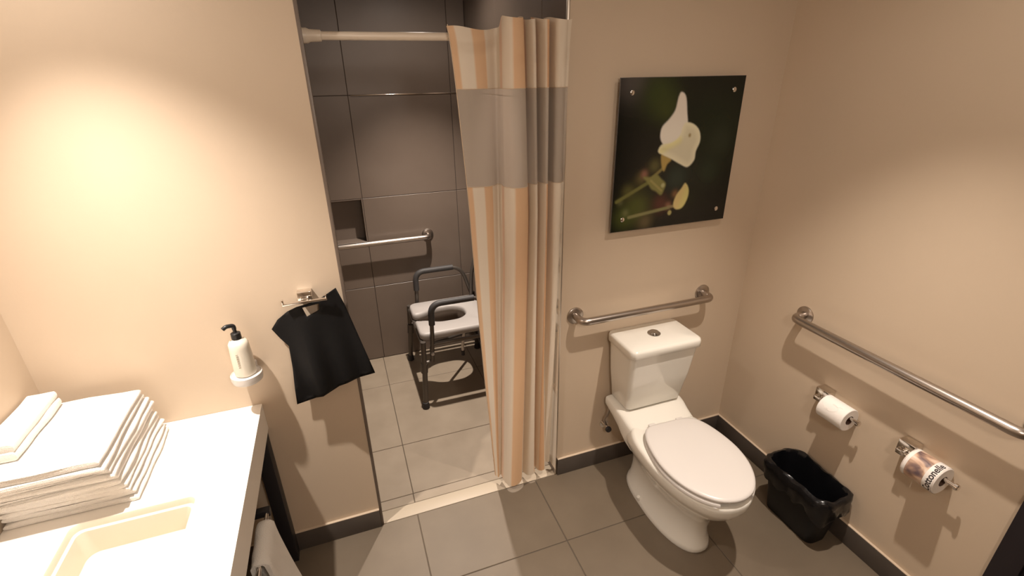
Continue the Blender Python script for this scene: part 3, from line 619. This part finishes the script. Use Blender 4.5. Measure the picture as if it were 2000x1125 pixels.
# printed wrapper
wm = bpy.data.materials.new('printed_wrapper'); wm.use_nodes = True; nt = wm.node_tree; b = nt.nodes['Principled BSDF']; b.inputs['Roughness'].default_value = .4
tc = nt.nodes.new('ShaderNodeTexCoord'); ns = nt.nodes.new('ShaderNodeTexNoise'); ns.inputs['Scale'].default_value = 26; ns.inputs['Detail'].default_value = 2.5; ns.inputs['Distortion'].default_value = .6
r = nt.nodes.new('ShaderNodeValToRGB'); cr = r.color_ramp; cr.elements[0].position = .30; cr.elements[0].color = (.12, .08, .09, 1); cr.elements[1].position = .66; cr.elements[1].color = (.80, .74, .68, 1)
for p, c in ((.38, (.30, .19, .15, 1)), (.46, (.60, .40, .28, 1)), (.55, (.72, .56, .44, 1))): e = cr.elements.new(p); e.color = c
mp = nt.nodes.new('ShaderNodeMapping'); mp.inputs['Scale'].default_value = (1, .55, 1); nt.links.new(tc.outputs['Object'], mp.inputs[0]); nt.links.new(mp.outputs[0], ns.inputs['Vector']); nt.links.new(ns.outputs['Fac'], r.inputs['Fac']); nt.links.new(r.outputs['Color'], b.inputs['Base Color'])
r2 = tp_roll('wrapped_paper_roll', 'toilet paper roll in a printed brown and white wrapper', .786, .052, PAPER, .105)
def band(name, y0, y1, m, a0=0.0, a1=2 * math.pi, R=.0526):
    n = 48; v = []; f = []
    for k in range(n + 1):
        a = a0 + (a1 - a0) * k / n
        v += [(R * math.cos(a), -y0, R * math.sin(a)), (R * math.cos(a), -y1, R * math.sin(a))]
    for k in range(n): f.append((2 * k, 2 * k + 1, 2 * k + 3, 2 * k + 2))
    return mesh(name, v, f, m, r2, True, 180)
band('wrapper', .003, .102, wm); WH = mat('wrapper_white', (.82, .78, .74), .45)
band('wrapper_band', .072, .1015, WH, R=.0529); band('wrapper_band', .004, .014, WH, R=.0529)
fc = bpy.data.curves.new('txt', 'FONT'); fc.body = 'Cottonelle'; fc.size = .030; fc.offset = .0007; fo_ = bpy.data.objects.new('txt', fc); COL.objects.link(fo_)
bpy.context.view_layer.update(); dg = bpy.context.evaluated_depsgraph_get(); tm = bpy.data.meshes.new_from_object(fo_.evaluated_get(dg)); bpy.data.objects.remove(fo_)
bm = bmesh.new(); bm.from_mesh(tm); bmesh.ops.subdivide_edges(bm, edges=bm.edges, cuts=1); wd = max(v.co.x for v in bm.verts)
for v in bm.verts:      # wrap the word round the roll, tops of the letters towards the wall block
    sc = .125 / wd; a = math.radians(222) - (v.co.x * sc) / .0533; yy = .0975 - v.co.y * .98
    v.co = Vector((.0533 * math.cos(a), -yy, .0533 * math.sin(a)))
frombm('lettering', bm, INK, r2)

# ------------------------------------------------------------------ waste bin with liner
bn = empty('waste_bin', 'small black rectangular waste bin by the right-hand baseboard', 'bin', None, (1.715, 1.08, 0))
def bl(o): o.parent = bn; o.matrix_parent_inverse = Matrix.Translation((-1.715, -1.08, 0)); return o
def brr(ins, z, r): return rr(1.628 + ins, 1.802 - ins, .925 + ins, 1.232 - ins, z, r, 0, 8)
bl(loft('body', [brr(.036, .0, .03), brr(.032, .006, .034), brr(.016, .15, .04), brr(.004, .262, .045)], BINP, cap1=False))
def wrinkle(ring, amp, sd_):
    out = []
    for p in ring:
        v = Vector(p); c = Vector((1.715, 1.08, v.z)); d = (v - c).normalized(); q = noise.noise(Vector((v.x * 26, v.y * 26, v.z * 22 + sd_))) + .6 * noise.noise(Vector((v.x * 60, v.y * 60, v.z * 30 + sd_)))
        out.append(tuple(v + d * q * amp))
    return out
def brf(ins, z, r, n=22): 
    R_ = rr(1.628 + ins, 1.802 - ins, .925 + ins, 1.232 - ins, z, r, 0, 8); out = []
    for i in range(len(R_)):
        a, b2 = Vector(R_[i]), Vector(R_[(i + 1) % len(R_)]); k = max(1, int((b2 - a).length / .008)) if (b2 - a).length > .02 else 1
        out += [a.lerp(b2, j / k) for j in range(k)]
    return out
base_ring = brf(0, 0, .045)
def scaled(ins, z, amp, sd_, dz=0.0):
    out = []
    for p in base_ring:
        c = Vector((1.715, 1.08, 0)); d = (p - c); hx, hy = .087, .1535
        v = Vector((c.x + d.x * (1 - ins / hx), c.y + d.y * (1 - ins / hy), z)); v.z += dz * noise.noise(Vector((p.x * 18, p.y * 18, sd_)))
        out.append(v)
    return wrinkle(out, amp, sd_)
bl(loft('liner', [scaled(-.003, .178, .007, 1, .06), scaled(-.007, .200, .009, 1.3, .04), scaled(-.009, .225, .009, 1.8, .02), scaled(-.010, .248, .008, 2.4), scaled(-.008, .265, .006, 3), scaled(-.001, .275, .005, 3.4, .012), scaled(.008, .275, .004, 3.8, .012), scaled(.014, .260, .005, 6), scaled(.017, .20, .005, 7), scaled(.028, .10, .006, 8), scaled(.038, .03, .006, 9)], BAGP, cap0=False, cap1=True, ang=70))

# ------------------------------------------------------------------ vanity, basin, faucet
vt = empty('vanity', 'white topped vanity on a black steel frame under the towels', 'vanity', None, (-.69, 1.05, 0))
def vl(o): o.parent = vt; o.matrix_parent_inverse = Matrix.Translation((.69, -1.05, 0)); return o
VX0, VX1, VY0, VY1, VZ, VB = X0 + .001, -.389, .42, YB - .001, .765, .652
BX0, BX1, BY0, BY1 = -.822, -.522, .90, 1.304
bm = bmesh.new(); hr = rr(BX0, BX1, BY0, BY1, VZ, .022, 0, 6); orr = [(VX1, VY1), (VX0, VY1), (VX0, VY0), (VX1, VY0)]
from mathutils.geometry import delaunay_2d_cdt
def plate(bm, z):
    pts = [Vector(p) for p in orr] + [Vector(p[:2]) for p in hr]; nh = len(hr)
    ed = [(i, (i + 1) % 4) for i in range(4)] + [(4 + i, 4 + (i + 1) % nh) for i in range(nh)]
    v, e, f, *_ = delaunay_2d_cdt(pts, ed, [], 0, 1e-6); bv = [bm.verts.new((p.x, p.y, z)) for p in v]
    H2 = [tuple(p[:2]) for p in hr]
    for q in f:
        c = sum((v[i] for i in q), Vector((0, 0))) / len(q)
        if sd_poly(c.x, c.y, H2) > 0: bm.faces.new([bv[i] for i in q])
plate(bm, VZ)
for (ax, ay), (bx, by) in zip(orr, orr[1:] + orr[:1]):
    bm.faces.new([bm.verts.new(p) for p in ((ax, ay, VZ), (bx, by, VZ), (bx, by, VB), (ax, ay, VB))])
bm.faces.new([bm.verts.new((x, y, VB)) for x, y in orr]); bmesh.ops.remove_doubles(bm, verts=bm.verts, dist=1e-5)
vl(frombm('counter_top', bm, COUNTER))
def bri(i, z, r): return rr(BX0 + i, BX1 - i, BY0 + i, BY1 - i, z, r, 0, 6)
vl(loft('basin', [bri(0, VZ, .022), bri(.002, VZ - .003, .022), bri(.004, VZ - .020, .022), bri(.013, VZ - .021, .02), bri(.014, VZ - .024, .02), bri(.020, VZ - .095, .03), bri(.04, VZ - .105, .03)], mat('basin_shaded', (.80, .71, .59), .35), cap0=False, ang=40))  # darker beige than the counter: shade of the basin walls put into the colour
vl(lathe('drain', [(0, .002), (.018, .002), (.022, .0)], ((BX0 + BX1) / 2, 1.06, VZ - .105), (0, 0, 1), CHROME, None, 24))
for x in (VX0 + .03, VX1 - .052):
    for y in (VY0 + .03, VY1 - .062):
        vl(box('leg', (x, y, .0), (x + .048, y + .055, VB), BLACKM, None, .002))
for x in (VX0 + .03, VX1 - .052): vl(box('side_rail', (x - .002, VY0 + .085, .53), (x + .014, VY1 - .062, .56), BLACKM, None, .002))
vl(box('side_rail', (VX0 + .078, VY1 - .05, .53), (VX1 - .052, VY1 - .02, .56), BLACKM, None, .002))
tr = empty('towel_bar', 'thin bar on dark brackets under the vanity edge holding hand towels', 'towel bar', None, (-.382, 1.05, .565))
tube('bar', [(0, -.45, 0), (0, .335, 0)], .0065, CHROME, tr)
for y in (-.44, .318): box('bracket', (-.0435, y, -.013), (.010, y + .024, .011), BLACKM, tr, .002)
def hung_towel(y0, y1, label, sd_):
    o = empty('hand_towel', label, 'towel', None, (-.382, (y0 + y1) / 2, .565)); rings = []; n = 26
    prof = []
    for q in range(13): prof.append((-.026 - .006 * (1 - q / 12), -.30 + .30 * q / 12))
    for q in range(1, 9): a = math.pi - math.pi * q / 9; prof.append((.022 * math.cos(a) - .002, .022 * math.sin(a)))
    for q in range(13): prof.append((.024 + .045 * (q / 12) ** 1.2, -.34 * q / 12))
    inner = [(x * .45 if z > -.02 else x - math.copysign(.012, x), min(z, .009)) for x, z in reversed(prof)]
    loop = prof + inner
    for k in range(n + 1):
        q = k / n; yy = (y0 - y1) / 2 + (y1 - y0) * q; e = 1 - .35 * (abs(2 * q - 1) ** 8)
        rings.append([(x + .004 * noise.noise(Vector((x * 30, yy * 22, z * 7 + sd_))), yy, (z * 1.0 if z < 0.0 else z * e)) for x, z in loop])
    loft('cloth', rings, TERRY, o, ang=60); return o
hung_towel(1.165, 1.33, 'white hand towel hanging from the bar next to its bracket', 3)
hung_towel(.965, 1.125, 'white hand towel hanging further along the bar under the vanity', 8)
fa = empty('basin_faucet', 'chrome basin faucet at the left wall side of the sink', 'faucet', None, (-.905, 1.062, VZ))
lathe('faucet_body', [(0, 0), (.026, 0), (.026, .005), (.021, .008), (.020, .095), (.017, .10), (0, .10)], (0, 0, 0), (0, 0, 1), CHROME, fa)
box('spout', (-.008, -.016, .060), (.125, .016, .078), CHROME, fa, .006); box('lever', (-.012, -.010, .102), (.07, .010, .110), CHROME, fa, .004)

# ------------------------------------------------------------------ folded towels
def folded(name, label, group, x0, x1, y0, y1, z0, tk, sd_, layers=2, fold='x'):
    """a sheet folded back and forth; rounded folds towards +x, open layers towards the room"""
    o = empty(name, label, 'towel', group, ((x0 + x1) / 2, (y0 + y1) / 2, z0)); cx, cy = (x0 + x1) / 2, (y0 + y1) / 2
    lt = tk / layers
    for L in range(layers):
        # one rounded layer: closed superellipse section in x-z, swept along y, edges softened
        hx = (x1 - x0) / 2; rings = []; n = 30; ne = 26
        for k in range(ne + 1):
            q = k / ne; yy = -(y1 - y0) / 2 + (y1 - y0) * (0.5 - 0.5 * math.cos(math.pi * q)); e = min(q, 1 - q); sh = 1 - .30 * max(0, 1 - e / .06) ** 2; r = []
            for j in range(44):
                a = 2 * math.pi * j / 44; c, s = math.cos(a), math.sin(a); px = hx * math.copysign(abs(c) ** (2 / 9), c); pz = lt / 2 * 1.04 * math.copysign(abs(s) ** (2 / 3.2), s) * sh
                nz = noise.noise(Vector((px * 7 + sd_, yy * 7, L * 2.3 + sd_ * 3))) * .0035 + noise.noise(Vector((px * 16, yy * 16 + sd_, L * 5.1))) * .0016
                zz = min(tk, max(0, lt * (L + .5) + pz + nz))
                ox = noise.noise(Vector((sd_ * 5.1, yy * 9, L * 1.7))) * .0065 - (.004 if L % 2 else 0); oy = noise.noise(Vector((px * 9, sd_ * 2.2, L * 3.3))) * .008 * (2 * q - 1)
                r.append((px + ox * (c > 0), yy + oy + .004 * (L % 2) * (2 * (q < .5) - 1) * (1 - 2 * min(q, 1 - q)), zz))
            rings.append(r)
        loft('fold', rings, TERRY, o, ang=75)
    return o
z = VZ + .0005; TK = [.034, .034, .036, .036, .040]; LBL = ['white folded bath towel at the bottom of the stack', 'white folded bath towel second from the bottom of the stack', 'white folded bath towel in the middle of the stack', 'white folded bath towel second from the top of the large ones', 'white folded bath towel topmost of the large ones']
EX = [(-.672, 1.345, 1.662), (-.684, 1.342, 1.668), (-.692, 1.334, 1.664), (-.694, 1.318, 1.672), (-.704, 1.304, 1.660)]
for k in range(5):
    folded('bath_towel', LBL[k], 'stacked bath towels', X0 + .006, EX[k][0], EX[k][1], EX[k][2], z, TK[k], k * 3.7 + 1.0); z += TK[k] + .0012
folded('face_towel', 'small thick folded white towel lying on top of the towel stack', None, X0 + .008, -.905, 1.385, 1.640, z + .001, .052, 21.3, 2)

# ------------------------------------------------------------------ sub-parts: pieces that belong to one part of their thing
def sub(child, parent): child.parent = parent; child.matrix_parent_inverse = Matrix.Identity(4)
def kids(o, n): return [c for c in o.children if c.name.split('.')[0] == n]
legs = kids(ch, 'leg')
def mid(o): return sum((v.co for v in o.data.vertices), Vector()) / len(o.data.vertices)
for f_ in kids(ch, 'rubber_foot'): sub(f_, min(legs, key=lambda q: (mid(q).xy - mid(f_).xy).length))
for g_ in kids(ch, 'armrest_grip'): sub(g_, min(kids(ch, 'armrest_tube'), key=lambda q: abs(mid(q).y - mid(g_).y)))
for k_ in kids(ch, 'lever_tip'): sub(k_, lv)
sub(kids(t, 'flush_button')[0], kids(t, 'tank_lid')[0])
sub(kids(vt, 'drain')[0], kids(vt, 'basin')[0])
sub(kids(r2, 'lettering')[0], kids(r2, 'wrapper')[0])
sub(kids(sb, 'print')[0], kids(sb, 'body')[0]); sub(kids(sb, 'nozzle')[0], kids(sb, 'collar')[0])
